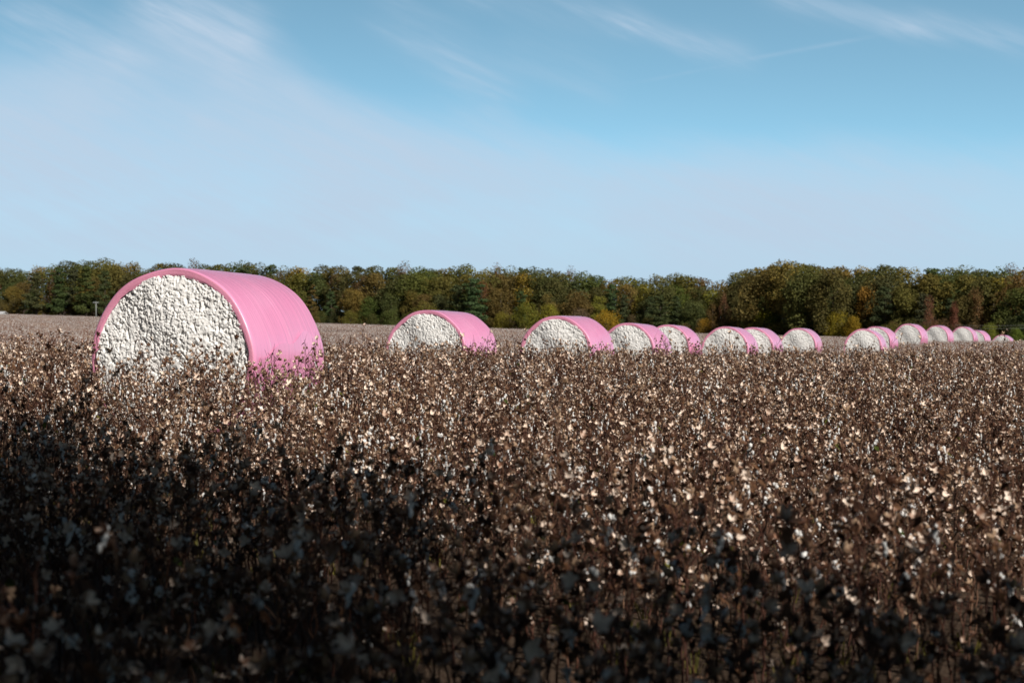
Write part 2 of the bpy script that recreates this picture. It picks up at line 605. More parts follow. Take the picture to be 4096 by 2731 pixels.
# ------------------------------------------------------------------ bales
BR, BL, BSINK = 1.20, 2.46, 1.03     # radius, length, height of the axis over the ground


def squash(y, z):
    """the bale sags flat where it rests"""
    lim = -BSINK
    z2 = np.where(z < lim + .12, lim + .12 * np.exp((z - lim - .12) / .12) * 1.0, z)
    return y, np.maximum(z2, lim)


def wrap_mesh(seed, ri=.922):
    g = np.random.default_rng(seed)
    nph = 144
    ph = np.arange(nph) * 2 * math.pi / nph
    lob = 0.006 * np.sin(2 * ph + g.uniform(0, 6)) + 0.005 * np.sin(5 * ph + g.uniform(0, 6)) + 0.004 * np.sin(9 * ph + g.uniform(0, 6))
    prof = []     # (axial, radius fraction, rim weight)
    for rr in np.linspace(ri, .974, 5):
        prof.append((0.012 + 0.015 * (rr < ri + .003), rr, 1.0))
    for a in np.linspace(0.22, 1.45, 7):
        prof.append((0.0125 + 0.042 - 0.042 * math.cos(a), .974 + 0.026 * math.sin(a), max(0.0, 1 - a / 0.9)))
    inner = np.linspace(0.068, BL - 0.068, 64)
    wr = np.cumsum(g.normal(0, .0007, 64)); wr -= np.linspace(wr[0], wr[-1], 64)
    fine = g.normal(0, .0003, 64)
    for t, w1, w2 in zip(inner, wr, fine):
        s = (t - BL / 2) / (BL / 2)
        prof.append((t, 0.998 + 0.014 * (1 - s * s) + np.clip(w1, -.006, .006) + w2, 0.0))
    half = prof[:12]
    for (a, f, w) in half[::-1]:
        prof.append((BL - a, f, w))
    P = np.array(prof)
    n = len(P)
    v = np.zeros((n, nph, 3)); uv = np.zeros((n, nph, 2)); rim = np.zeros((n, nph))
    for i, (a, f, w) in enumerate(P):
        wav = 0.003 * np.sin(7 * ph + 1 + a) * w + 0.008 * np.sin(3 * ph + 1) * w
        rr = BR * f * (1 + lob) * (1 + .004 * np.sin(3 * ph + a * 2.3 + 1.0))
        if i in (0, n - 1):
            rr = rr + np.convolve(np.tile(g.normal(0, .016, nph), 3), [.25, .5, .25], 'same')[nph:2 * nph]
        x, z = rr * np.sin(ph), rr * np.cos(ph)
        x, z = squash(x, z)
        v[i, :, 0] = x; v[i, :, 2] = z; v[i, :, 1] = a + (wav if a < BL / 2 else -wav)
        uv[i, :, 0] = ph * BR; uv[i, :, 1] = a; rim[i] = w
    fs, luv = [], []
    for i in range(n - 1):
        for k in range(nph):
            k2 = (k + 1) % nph
            fs.append((i * nph + k, (i + 1) * nph + k, (i + 1) * nph + k2, i * nph + k2))
            u2 = uv[i, k, 0] + 2 * math.pi * BR / nph
            luv += [(uv[i, k, 0], uv[i, k, 1]), (uv[i, k, 0], uv[i + 1, k, 1]), (u2, uv[i + 1, k, 1]), (u2, uv[i, k, 1])]
    mb = MB(); mb.add(v.reshape(-1, 3), [f[::-1] for f in fs])
    me = mb.mesh('plastic_wrap', [M_wrap], True)
    ul = me.uv_layers.new(name='UVMap')
    rev = []
    for q in range(0, len(luv), 4):
        rev += luv[q:q + 4][::-1]
    ul.data.foreach_set('uv', np.array(rev, np.float32).ravel())
    at = me.attributes.new('rim', 'FLOAT', 'POINT')
    at.data.foreach_set('value', rim.ravel().astype(np.float32))
    return me


def value_noise(g, X, Z, cell):
    """smooth random field with features of size cell"""
    n = int(3.0 / cell) + 3
    T = g.random((n, n))
    u, w = (X + 1.45) / cell, (Z + 1.45) / cell
    i, j = np.floor(u).astype(int), np.floor(w).astype(int)
    fu, fw = u - i, w - j
    fu, fw = fu * fu * (3 - 2 * fu), fw * fw * (3 - 2 * fw)
    return (T[i, j] * (1 - fu) * (1 - fw) + T[i + 1, j] * fu * (1 - fw) + T[i, j + 1] * (1 - fu) * fw + T[i + 1, j + 1] * fu * fw)


def cotton_end_mesh(seed, step):
    """lumpy wall of packed, half matted seed cotton, facing -y"""
    g = np.random.default_rng(seed)
    Rr = BR * .962
    n = int(2 * Rr / step) + 1
    ax = np.linspace(-Rr, Rr, n)
    X, Z = np.meshgrid(ax, ax)
    H = np.full((n, n), -0.032)
    h = ax[1] - ax[0]
    for k in range(17000):
        cx, cz = g.uniform(-Rr, Rr, 2)
        r0 = g.uniform(.009, .021) if g.random() < .90 else g.uniform(.021, .038)
        el = g.uniform(.6, 1.0); th = g.uniform(0, math.pi)
        top = g.normal(0, .009)
        i0, i1 = max(0, int((cx - r0 + Rr) / h)), min(n, int((cx + r0 + Rr) / h) + 2)
        j0, j1 = max(0, int((cz - r0 + Rr) / h)), min(n, int((cz + r0 + Rr) / h) + 2)
        if i1 <= i0 or j1 <= j0: continue
        dx, dz = X[j0:j1, i0:i1] - cx, Z[j0:j1, i0:i1] - cz
        a, b = dx * math.cos(th) + dz * math.sin(th), -dx * math.sin(th) + dz * math.cos(th)
        q = 1 - (a / r0) ** 2 - (b / (r0 * el)) ** 2
        hh = np.where(q > 0, top + r0 * .75 * (np.sqrt(np.maximum(q, 0)) - .72), -9)
        H[j0:j1, i0:i1] = np.maximum(H[j0:j1, i0:i1], hh)
    # matted places, where the lint is pressed nearly flat, and loose ones
    loose = np.clip(value_noise(g, X, Z, .21) * .7 + value_noise(g, X, Z, .075) * .6 - .06, .28, 1.05)
    m = H.mean()
    H = m + (H - m) * loose * .72
    for cell, amp in ((.060, .020), (.028, .011), (.0115, .007)):
        H += (value_noise(g, X, Z, cell) - .5) * amp
    for k in range(300):                       # pits where clumps have dropped out
        cx, cz = g.uniform(-Rr, Rr, 2); rx, rz = g.uniform(.007, .016), g.uniform(.015, .055)
        th = g.uniform(-.8, .8)
        dx, dz = X - cx, Z - cz
        a, b = dx * math.cos(th) + dz * math.sin(th), -dx * math.sin(th) + dz * math.cos(th)
        H -= g.uniform(.025, .06) * np.exp(-(a / rx) ** 2 - (b / rz) ** 2)
    for k in range(1000):                      # small dark gaps between the puffs
        cx, cz = g.uniform(-Rr, Rr, 2); rx, rz = g.uniform(.005, .010), g.uniform(.007, .022)
        th = g.uniform(0, math.pi); ext = rz * 2.6
        i0, i1 = max(0, int((cx - ext + Rr) / h)), min(n, int((cx + ext + Rr) / h) + 2)
        j0, j1 = max(0, int((cz - ext + Rr) / h)), min(n, int((cz + ext + Rr) / h) + 2)
        if i1 <= i0 or j1 <= j0: continue
        dx, dz = X[j0:j1, i0:i1] - cx, Z[j0:j1, i0:i1] - cz
        a, b = dx * math.cos(th) + dz * math.sin(th), -dx * math.sin(th) + dz * math.cos(th)
        H[j0:j1, i0:i1] -= g.uniform(.015, .045) * np.exp(-(a / rx) ** 2 - (b / rz) ** 2)
    rad = np.sqrt(X * X + Z * Z)
    bulge = 0.05 * (1 - (rad / Rr) ** 2) + 0.03 * np.sin(X * 2.1 + 1) * np.sin(Z * 2.6) + .02 * np.sin(X * 5 + Z * 3)
    Y = -(H * .92 + bulge) - 0.004 + 0.10 * np.clip((rad - Rr * .965) / (Rr * .035), 0, 1)
    Zs = np.maximum(Z, -BSINK + .04)
    keep = rad <= Rr
    V = np.stack([X, Y, Zs], -1).reshape(-1, 3)
    ids = np.arange(n * n).reshape(n, n)
    k4 = keep[:-1, :-1] & keep[:-1, 1:] & keep[1:, 1:] & keep[1:, :-1]
    F = np.stack([ids[:-1, :-1][k4], ids[:-1, 1:][k4], ids[1:, 1:][k4], ids[1:, :-1][k4]], -1)
    used, inv = np.unique(F.ravel(), return_inverse=True)
    mb = MB(); mb.add(V[used], [tuple(q) for q in inv.reshape(-1, 4).tolist()])
    return mb.mesh('cotton_end', [M_face], True)


def tail_mesh(seed):
    """the loose end of the film, lying on the bale's side with a wavy upper edge"""
    g = np.random.default_rng(seed)
    na, np_ = 60, 26
    v, rim, uvs = [], [], []
    for i in range(na + 1):
        t = i / na
        a = .14 + (BL - .28) * t
        p0 = R(80) + .10 * math.sin(t * 5 + g.uniform(0, .1) + seed) + .05 * math.sin(t * 13 + seed) + .12 * (t - .5) ** 2
        for k in range(np_ + 1):
            p = p0 + (R(152) - p0) * k / np_
            rr = BR * (1.004 + .014 * (1 - (2 * t - 1) ** 2)) + .006 + .010 * math.exp(-k / 2.5)
            x, z = rr * math.sin(p), rr * math.cos(p)
            v.append((x, a, max(z, -BSINK))); uvs.append((p * BR, a))
    mb = MB()
    fs = [(i * (np_ + 1) + k, (i + 1) * (np_ + 1) + k, (i + 1) * (np_ + 1) + k + 1, i * (np_ + 1) + k + 1) for i in range(na) for k in range(np_)]
    mb.add(v, [f[::-1] for f in fs])
    me = mb.mesh('wrap_tail', [M_wrap], True)
    ul = me.uv_layers.new(name='UVMap')
    ul.data.foreach_set('uv', np.array([uvs[q] for f in fs for q in f[::-1]], np.float32).ravel())
    me.attributes.new('rim', 'FLOAT', 'POINT')
    return me


tails = [tail_mesh(s) for s in (1, 2)]
BALES = [  # centre px of the near face, px per metre, top py, angle seen, label
    (685, 301, 1073, 26.3, 'biggest round cotton bale in pink wrap, standing alone ahead of all the others'),
    (1697, 148, 1239, 22.5, 'second biggest pink bale, standing alone with brown field showing on both sides'),
    (2223, 129, 1263, 18.0, 'third biggest pink bale, its wrap hiding the edge of a bale just behind it'),
    (2502, 100, 1295, 17.0, 'pink bale half behind the third biggest one, with another bale peeking out behind it'),
    (2668, 79, 1298, 14.5, 'pink bale that ends the front cluster of three, mostly covered by its neighbour'),
    (2898, 81, 1305, 12.5, 'pink bale at the front of the middle trio, its whole white end in view'),
    (3006, 77, 1309, 12.0, 'pink bale in the middle of the middle trio, white end half covered'),
    (3192, 62, 1313, 9.8, 'last pink bale of the middle trio, beside the empty stretch of field'),
    (3449, 64, 1315, 7.8, 'pink bale that begins the far row, just past the empty stretch of field'),
    (3500, 56, 1305, 12.5, 'pink bale squeezed behind the first one of the far row'),
    (3631, 49.5, 1296, 12.0, 'highest standing pink bale of the far row, third in that row'),
    (3744, 43.5, 1304, 12.0, 'fourth pink bale of the far row, next after the highest standing one'),
    (3848, 41, 1308.6, 9.0, 'fifth pink bale of the far row, covering most of the sixth'),
    (3896, 38, 1320, 13.0, 'sixth pink bale of the far row, only its wrapped edge showing behind the fifth'),
    (4007, 35.5, 1339, 9.0, 'smallest and lowest pink bale, last of the far row and sunk behind the crops'),
]
wraps = [wrap_mesh(1, .910), wrap_mesh(2, .895), wrap_mesh(3, .905)]
end_near, ends_far = cotton_end_mesh(5, .0072), [cotton_end_mesh(6, .014), cotton_end_mesh(7, .014)]
bale_xy = []
for k, (px, s, top, ang, lab) in enumerate(BALES):
    d = FP / s
    x = px_to_x(px, d)
    ztop = z_at(top, d)
    root = link('cotton_bale', None, loc=(x, d, ztop - BR - BSINK + 0.0))
    root.empty_display_size = 0.3
    heading = ang + math.degrees(math.atan2(x, d))
    jr = random.Random(300 + k)
    root.rotation_euler = (R(jr.uniform(-.8, .8)) * (k > 0), R(jr.uniform(-2.2, 2.2)) * (k > 0), -R(heading))
    root.scale = (1, 1, 1) if k == 0 else (jr.uniform(.985, 1.02), jr.uniform(.96, 1.02), jr.uniform(.985, 1.015))
    tag(root, lab, 'cotton bale', 'pink wrapped cotton bales in the field')
    w = link('plastic_wrap', wraps[0 if k == 0 else 1 + k % 2], root, (0, 0, BSINK))
    link('wrap_tail', tails[k % 2], w)
    near = link('cotton_end', end_near if k < 2 else ends_far[k % 2], root, (0, 0.03, BSINK))
    back = link('cotton_end', ends_far[(k + 1) % 2], root, (0, BL - 0.03, BSINK))
    back.rotation_euler = (0, 0, math.pi)
    bale_xy.append((x, d, -R(heading)))


def in_bale(x, y, pad=0.12):
    hit = np.zeros(len(x), bool)
    for bx, by, a in bale_xy:
        dx, dy = x - bx, y - by
        lx, ly = dx * math.cos(a) + dy * math.sin(a), -dx * math.sin(a) + dy * math.cos(a)
        hit |= (np.abs(lx) < BR * .93 + pad) & (ly > -pad) & (ly < BL + pad)
    return hit


# ------------------------------------------------------------------ the near field: rows of cotton
ROW = .94
rd = np.array([math.sin(R(104)), math.cos(R(104))]); rn = np.array([-rd[1], rd[0]])
pts = []
for j in range(-40, 110):
    for i in range(-900, 900):
        q = rn * (j * ROW + rng.normal(0, .06)) + rd * (i * .105 + rng.uniform(-.05, .05))
        pts.append(q)
pts = np.array(pts)
keep = (pts[:, 1] > 3.5) & (pts[:, 1] < 56) & (np.abs(pts[:, 0]) < .262 * pts[:, 1] * 1.12 + 1.6)
pts = pts[keep]
pts = pts[~in_bale(pts[:, 0], pts[:, 1])]
pts = pts[rng.random(len(pts)) < .92]
order = np.argsort(pts[:, 1])
pts = pts[order]
inframe = (np.abs(pts[:, 0]) < .262 * pts[:, 1] + .05) & (pts[:, 1] > 3.9)
idx_in = np.flatnonzero(inframe)[:300]
is_ind = np.zeros(len(pts), bool); is_ind[idx_in] = True

# individual plants
STALK_ME, LEAF_ME, PLAN = [], [], []
for k in range(12):
    r = random.Random(500 + k)
    h = r.uniform(.70, .92)
    tubes, spots, leaves = stalk_plan(r, h, 9)
    mb = MB()
    for p, rad, s in tubes:
        tube(mb, p, rad, s, 0)
    STALK_ME.append(mb.mesh('stalk', [M_stem], True))
    mb = MB()
    for p, az in leaves + [(p + np.array([0, 0, -.02]), r.uniform(0, 6)) for p, d, z in spots[:3]]:
        v, f = leaf_quads(r, p, az, .06)
        mb.add(v, f, 1 if (k % 6 == 5 and r.random() < .5) else 0)
    LEAF_ME.append(mb.mesh('foliage', [M_leaf, M_green]))
    PLAN.append(spots)
proto_ind = []
for k in range(12):
    for lintiness in range(2):          # 0: picked clean, 1: lint left in some burrs
        r = random.Random(900 + k * 2 + lintiness)
        root = link('cotton_plant', None)
        root.empty_display_size = .1
        link('stalk', STALK_ME[k], root)
        link('foliage', LEAF_ME[k], root)
        for p, d, zz in PLAN[k]:
            Rm = Matrix(rot_to(d, r.uniform(0, 6.28)).tolist()).to_4x4()
            mat = Matrix.Translation(Vector(p)) @ Rm @ Matrix.Scale(r.uniform(.78, 1.08), 4)
            b = link('boll', r.choice(BURR_ME), root, mat=mat)
            if lintiness and r.random() < .25:
                li = r.randrange(6)
                lm = Matrix.Identity(4) if li < 2 else (Rm.inverted() @ Matrix.Rotation(r.uniform(-.5, .5), 4, 'X'))
                link('lint', LINT_ME[li], b, mat=lm @ Matrix.Scale(r.uniform(.9, 1.2), 4))
        proto_ind.append(root)
used = set()
for q in idx_in:
    x, y = pts[q]
    lint = random.random() < .50
    kk = random.randrange(12) * 2 + int(lint)
    src = proto_ind[kk]
    o = src if kk not in used else copy_tree(src)
    used.add(kk)
    sc = random.uniform(.86, 1.14)
    o.location = (x, y, gz(x, y))
    o.rotation_euler = (random.gauss(0, .07), random.gauss(0, .07), random.uniform(0, 6.28))
    o.scale = (sc, sc, sc)
    leafy = (kk // 2) % 6 == 5
    lit = 'with white lint left' if lint else 'picked clean'
    lab = 'brown cotton plant %s, %sin the close shaded rows' % (lit, 'some leaves still green, ' if leafy else '')
    tag(o, lab, 'cotton plant', ('close cotton plants ' + lit + (' with green leaves' if leafy else '')))
for kk, src in enumerate(proto_ind):
    if kk not in used:
        for ch in list(src.children_recursive):
            bpy.data.objects.remove(ch)
        bpy.data.objects.remove(src)

# the rest of the near field as one mass
protos = [joined_plant(1000 + k, random.uniform(.68, .92), 14, (.12 if k % 3 else .22), .08 if k % 4 else .5) for k in range(12)]
protos += [joined_plant(1100 + k, random.uniform(1.0, 1.16), 9, .05, .05) for k in range(2)]
mass = pts[~is_ind]
n = len(mass)
zz = ground(mass[:, 0], mass[:, 1])
rots = np.stack([rng.normal(0, .08, n), rng.normal(0, .08, n), rng.uniform(0, 6.28, n)], -1)
s1 = rng.uniform(.82, 1.12, n)
idx = rng.integers(0, 12, n)
ahead = (mass[:, 1] > 20) & (mass[:, 1] < 27.6) & (mass[:, 0] < -1.4) & (mass[:, 0] > -6.5)
s1 *= np.where(ahead, 1.07, 1.0)
tall = rng.random(n) < np.where(ahead, .13, np.where((mass[:, 1] > 18) & (mass[:, 1] < 44), .07, .03))
idx[tall] = rng.integers(12, 14, tall.sum())
f1 = scatter('cotton_field', np.stack([mass[:, 0], mass[:, 1], zz], -1), rots, np.stack([s1, s1, s1 * rng.uniform(.92, 1.08, n)], -1), idx, protos)
tag(f1, 'mass of brown harvested cotton stalks with open burrs and bits of white lint', 'cotton field', kind='stuff')

# ------------------------------------------------------------------ the far field
def tree_dist(px):
    """distance of the wood's edge along the photo's width"""
    return float(np.interp(px, [-600, 0, 350, 1500, 2300, 3000, 3600, 4096, 4700], [690, 650, 640, 575, 545, 490, 440, 415, 400]))


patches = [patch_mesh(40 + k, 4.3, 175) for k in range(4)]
P = []
yy = 55.0
while yy < 690:
    hw = .262 * yy * 1.10 + 8
    for xx in np.arange(-hw, hw, 4.0):
        x, y = xx + rng.uniform(-.3, .3), yy + rng.uniform(-.3, .3)
        if y < tree_dist(2048 + x / y * FP) - 6:
            P.append((x, y))
    yy += 4.0
P = np.array(P)
zz = ground(P[:, 0], P[:, 1])
n = len(P)
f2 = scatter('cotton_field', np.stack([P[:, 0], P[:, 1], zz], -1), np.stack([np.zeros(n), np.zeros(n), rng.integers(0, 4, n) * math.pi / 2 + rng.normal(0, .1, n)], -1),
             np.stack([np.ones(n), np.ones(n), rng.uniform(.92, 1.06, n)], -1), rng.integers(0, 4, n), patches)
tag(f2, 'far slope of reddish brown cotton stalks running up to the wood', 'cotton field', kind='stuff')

# ------------------------------------------------------------------ weeds and litter between the near rows
mb = MB()
r = random.Random(3)
for k in range(380):
    y = 4.2 + 20 * r.random() ** 0.8; x = r.uniform(-1, 1) * (.27 * y + .5)
    z0 = gz(x, y)
    for b in range(r.randint(5, 12)):
        a, L, le = r.uniform(0, 6.28), r.uniform(.06, .22), r.uniform(.4, 1.2)
        d = np.array([math.cos(a), math.sin(a), 0]); w = np.array([-d[1], d[0], 0]) * r.uniform(.003, .007)
        p0 = np.array([x, y, z0 - .02]) + d * r.uniform(0, .05)
        p1 = p0 + d * L * le * .4 + np.array([0, 0, L * .7]); p2 = p0 + d * L * le + np.array([0, 0, L * (1 - .4 * le)])
        mb.add([p0 - w, p0 + w, p1 + w * .8, p1 - w * .8, p2], [(0, 1, 2, 3), (3, 2, 4)], 0)
tag(link('weeds', mb.mesh('weeds', [M_weed])), 'yellow green grassy weeds growing between the cotton rows', 'weeds', kind='stuff')
mb = MB()
for k in range(9000):
    y = 4.0 + 26 * r.random() ** .8; x = r.uniform(-1, 1) * (.27 * y + .6)
    v, f = leaf_quads(r, np.array([x, y, gz(x, y) + .02 + r.random() * .02]), r.uniform(0, 6.28), r.uniform(.03, .07))
    v[:, 2] = v[0, 2] + (v[:, 2] - v[0, 2]) * r.uniform(.05, .3)
    mb.add(v, f, r.choice([0, 0, 1, 2]))
tag(link('leaf_litter', mb.mesh('leaf_litter', [M_leaf, M_burr, M_stem])), 'dead leaves and broken burrs lying on the soil between rows', 'leaf litter', kind='stuff')

# ------------------------------------------------------------------ trees
def crown_mesh(blobs, n_leaf, size, seed, shell=.55, droop=0.0):
    """leaf-sized quads through the outer volume of a set of clumps"""
    g = np.random.default_rng(seed)
    B = np.array(blobs, float)          # x y z rx ry rz
    wgt = (B[:, 3] * B[:, 4] * B[:, 5]) ** (2 / 3); wgt /= wgt.sum()
    b = g.choice(len(B), n_leaf, p=wgt)
    d = g.normal(size=(n_leaf, 3)); d /= np.linalg.norm(d, axis=1)[:, None]
    rad = shell + (1.06 - shell) * g.random(n_leaf) ** .6
    c = B[b, :3] + d * B[b, 3:] * rad[:, None]
    nrm = d * .8 + g.normal(0, .55, (n_leaf, 3)) + np.array([0, 0, .35])
    nrm /= np.linalg.norm(nrm, axis=1)[:, None]
    t = np.cross(nrm, g.normal(size=(n_leaf, 3))); t /= np.linalg.norm(t, axis=1)[:, None] + 1e-9
    bt = np.cross(nrm, t)
    s = size * g.uniform(.6, 1.35, n_leaf)[:, None]
    s2 = s * g.uniform(.5, .95, n_leaf)[:, None]
    V = np.stack([c - t * s * .5, c - bt * s2 * .5 + nrm * s * .12, c + t * s * .5, c + bt * s2 * .5 + nrm * s * .12], 1).reshape(-1, 3)
    me = bpy.data.meshes.new('crown')
    F = np.arange(n_leaf * 4).reshape(-1, 4)
    me.from_pydata(V.tolist(), [], F.tolist())
    me.materials.append(M_foliage)
    return me


def trunk_mesh(h, r0, limbs, seed, lean=.02):
    rr = random.Random(seed)
    mb = MB()
    n = 7
    p = [(lean * h * (i / n) + rr.uniform(-.08, .08) * (i > 0), rr.uniform(-.08, .08) * (i > 0), -.3 + h * i / n) for i in range(n + 1)]
    tube(mb, p, np.linspace(r0, r0 * .3, n + 1), 7)
    for (z, L, el) in limbs:
        i = min(n, max(1, int(z / h * n)))
        a = rr.uniform(0, 6.28)
        q = np.array(p[i]); pts_ = [q]
        for k in range(3):
            q = q + np.array([math.cos(a) * math.cos(el), math.sin(a) * math.cos(el), math.sin(el)]) * L / 3 + np.array([rr.uniform(-.15, .15), rr.uniform(-.15, .15), rr.uniform(0, .2)])
            pts_.append(q)
        tube(mb, pts_, np.linspace(r0 * .38, r0 * .08, 4), 5)
    return mb.mesh('trunk', [M_bark], True)


def oak_blobs(r, H, W, low):
    out = []
    for k in range(r.randint(22, 28)):
        t = r.random()
        z = H * (low + (1 - low - .12) * t)
        env = (1 - max(0, t - .45) ** 2 * 2.2) * (.75 + .25 * min(1, t / .3))
        a, q = r.uniform(0, 6.28), r.uniform(.35, 1) ** .6
        rb = W * r.uniform(.13, .21)
        out.append((math.cos(a) * q * W * .42 * env, math.sin(a) * q * W * .42 * env, z, rb * 1.1, rb * 1.1, rb * .9))
    out.append((0, 0, H * .55, W * .30, W * .30, H * .30))
    for k in range(3):
        a = r.uniform(0, 6.28); rb = W * r.uniform(.15, .2)
        out.append((math.cos(a) * W * .14, math.sin(a) * W * .14, H - rb * r.uniform(.9, 1.3), rb, rb, rb * .9))
    return out


def pine_blobs(r, H, W, low):
    out = []
    for k in range(24):
        t = (k + r.random()) / 24
        z = H * (low + (1 - low) * t) - .3
        env = (1 - t) ** .7 * .95 + .12
        a = k * 2.4 + r.uniform(-.4, .4)
        q = r.uniform(.25, 1) * W * .46 * env
        rb = W * r.uniform(.11, .19) * (.6 + .6 * (1 - t))
        out.append((math.cos(a) * q, math.sin(a) * q, z, rb * 1.25, rb * 1.25, rb * .55))
    return out


def tall_blobs(r, H, W, low):
    out = []
    for k in range(18):
        t = (k + r.random()) / 18
        z = H * (low + (1 - low - .04) * t)
        env = math.sin((t * .78 + .18) * math.pi) ** .7
        a = r.uniform(0, 6.28)
        q = r.random() * W * .38 * env
        rb = W * r.uniform(.13, .22)
        out.append((math.cos(a) * q, math.sin(a) * q, z, rb, rb, rb * 1.25))
    return out


KINDS = {}     # name -> list of (crown, trunk), each modelled 18 m high
def add_kind(name, fn, n, leaves, size, W, low, shell, trunk_r, H=18.0):
    for k in range(n):
        r = random.Random(hash_name(name) + k)
        bl = fn(r, H, W * r.uniform(.88, 1.12), low)
        limbs = [(H * r.uniform(low * .8, .8), W * r.uniform(.25, .4), r.uniform(.4, 1.0)) for _ in range(7)]
        KINDS.setdefault(name, []).append((crown_mesh(bl, leaves, size, hash_name(name) + k, shell), trunk_mesh(H * .88, trunk_r, limbs, k)))


def hash_name(s):
    return sum(ord(c) * (i + 3) for i, c in enumerate(s))


add_kind('oak', oak_blobs, 6, 7500, .52, 14.5, .08, .62, .32)
add_kind('pine', pine_blobs, 3, 5000, .50, 10.5, .16, .40, .26)
add_kind('poplar', oak_blobs, 3, 3600, .48, 10.5, .12, .45, .24)
add_kind('bare', tall_blobs, 2, 2600, .40, 9.0, .10, .30, .22)
add_kind('cedar', pine_blobs, 2, 3600, .5, 7.0, .03, .40, .22)
add_kind('shrub', oak_blobs, 3, 4000, .75, 21.0, .02, .55, .22)

NAMES = {'oak': 'oak_tree', 'pine': 'pine_tree', 'poplar': 'poplar_tree', 'bare': 'bare_tree', 'cedar': 'cedar_tree', 'shrub': 'shrub'}
TINTS = {
    'oak': [('olive green', (.060, .072, .020)), ('dark green', (.034, .052, .019)), ('olive brown', (.092, .078, .022)), ('bronze green', (.075, .068, .020)), ('deep green', (.042, .058, .020))],
    'pine': [('blue green', (.028, .056, .028)), ('dark blue green', (.022, .045, .024))],
    'poplar': [('yellow green', (.125, .115, .022)), ('pale olive', (.105, .100, .032)), ('golden', (.160, .120, .020))],
    'bare': [('grey brown', (.085, .064, .050)), ('russet', (.100, .048, .028)), ('maroon', (.075, .038, .030))],
    'cedar': [('brown green', (.075, .068, .020)), ('dark olive', (.050, .052, .018))],
    'shrub': [('lime green', (.125, .125, .018)), ('golden olive', (.140, .110, .016)), ('mid green', (.062, .080, .018)), ('brown', (.085, .058, .030))],
}
SKY = np.array([(-60, 606), (0, 605), (60, 608), (150, 600), (200, 592), (240, 590), (280, 594), (340, 605), (400, 600), (480, 604), (560, 597), (620, 603), (690, 606), (760, 605), (850, 607), (930, 609),
                (1000, 611), (1075, 602), (1150, 608), (1250, 609), (1330, 620), (1400, 630), (1440, 633), (1500, 628), (1560, 625), (1600, 632), (1660, 640), (1690, 622), (1730, 608), (1780, 595), (1820, 600),
                (1850, 606), (1920, 610), (2000, 604), (2040, 600), (2100, 612), (2170, 604), (2250, 614), (2300, 610), (2400, 611)], float)


def sky_y(px):     # photo row (4096 px wide) of the wood's skyline
    return float(np.interp(px / 4096 * 2352, SKY[:, 0], SKY[:, 1])) * 4096 / 2352


LAND = [(-200, 'beyond the field beside the utility pole'), (455, 'behind the biggest bale'), (1330, 'beyond the gap between the two biggest bales'), (1540, 'behind the second biggest bale'),
        (1985, 'behind the third biggest bale'), (2440, 'behind the front cluster of bales'), (2780, 'behind the middle trio of bales'), (3300, 'beyond the empty stretch past the middle trio'), (3400, 'behind the first bales of the far row'),
        (3700, 'behind the last bales of the far row'), (4070, 'past the last bale of the far row')]
trees = []
TB = 2.1


def place_tree(kind, px, d, top_py, depth, tint=None, wid=1.0):
    x = px_to_x(px, d)
    z = gz(x, d)
    H = z_at(top_py, d) - z
    r = random
    cr, tr = r.choice(KINDS[kind])
    word, col = tint or r.choice(TINTS[kind])
    s = H / 18.0
    if kind != 'shrub': col = tuple(.72 * a + .28 * b for a, b in zip(col, (.072, .068, .022)))
    root = link(NAMES[kind], None, loc=(x, d, z))
    root.rotation_euler = (0, 0, r.uniform(0, 6.28))
    root.scale = (s * wid, s * wid, s)
    c = link('crown', cr, root)
    j = [r.uniform(.86, 1.14) for _ in range(3)]
    c.color = (col[0] * j[0] * TB * 1.14, col[1] * j[1] * TB, col[2] * j[2] * TB * .9, 1)
    link('trunk', tr, root)
    trees.append((px, d, kind, word, depth, root))


r = random
r.seed(21)
# skyline rows at the back, then the lower front of the wood
for row, (dd, sink, step) in enumerate([(34, 0, 62), (20, 26, 66), (9, 62, 74)]):
    px = -90.0
    while px < 4190:
        q = px + r.uniform(-.3, .3) * step
        d = tree_dist(q) + dd + r.uniform(-4, 4)
        lowered = sink + abs(r.gauss(0, 9 + 8 * (row > 0)))
        if row == 0:
            kind = r.choices(['oak', 'poplar', 'bare', 'pine'], [.74, .14, .08, .04])[0]
            if kind in ('poplar', 'bare'):
                lowered = max(-2, lowered - 4)
        elif row == 1:
            kind = r.choices(['oak', 'pine', 'poplar', 'bare'], [.62, .20, .10, .08])[0]
        else:
            kind = r.choices(['oak', 'pine', 'bare', 'poplar', 'cedar'], [.52, .24, .12, .06, .06])[0]
            lowered += r.uniform(0, 55)
        place_tree(kind, q, d, sky_y(q) + lowered, row, wid={'oak': 1.0, 'pine': .95, 'poplar': 1.0, 'bare': 1.05, 'cedar': 1.0}[kind] * r.uniform(.9, 1.15))
        px += step * r.uniform(.8, 1.2)
px = -80.0
while px < 4190:
    d = tree_dist(px) + 5
    base_py = HY - (gz(px_to_x(px, d), d) + .8 - CAM_Z) * FP / d
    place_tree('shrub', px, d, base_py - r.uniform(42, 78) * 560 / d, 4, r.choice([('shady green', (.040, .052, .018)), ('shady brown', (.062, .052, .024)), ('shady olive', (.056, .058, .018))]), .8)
    px += r.uniform(52, 78)
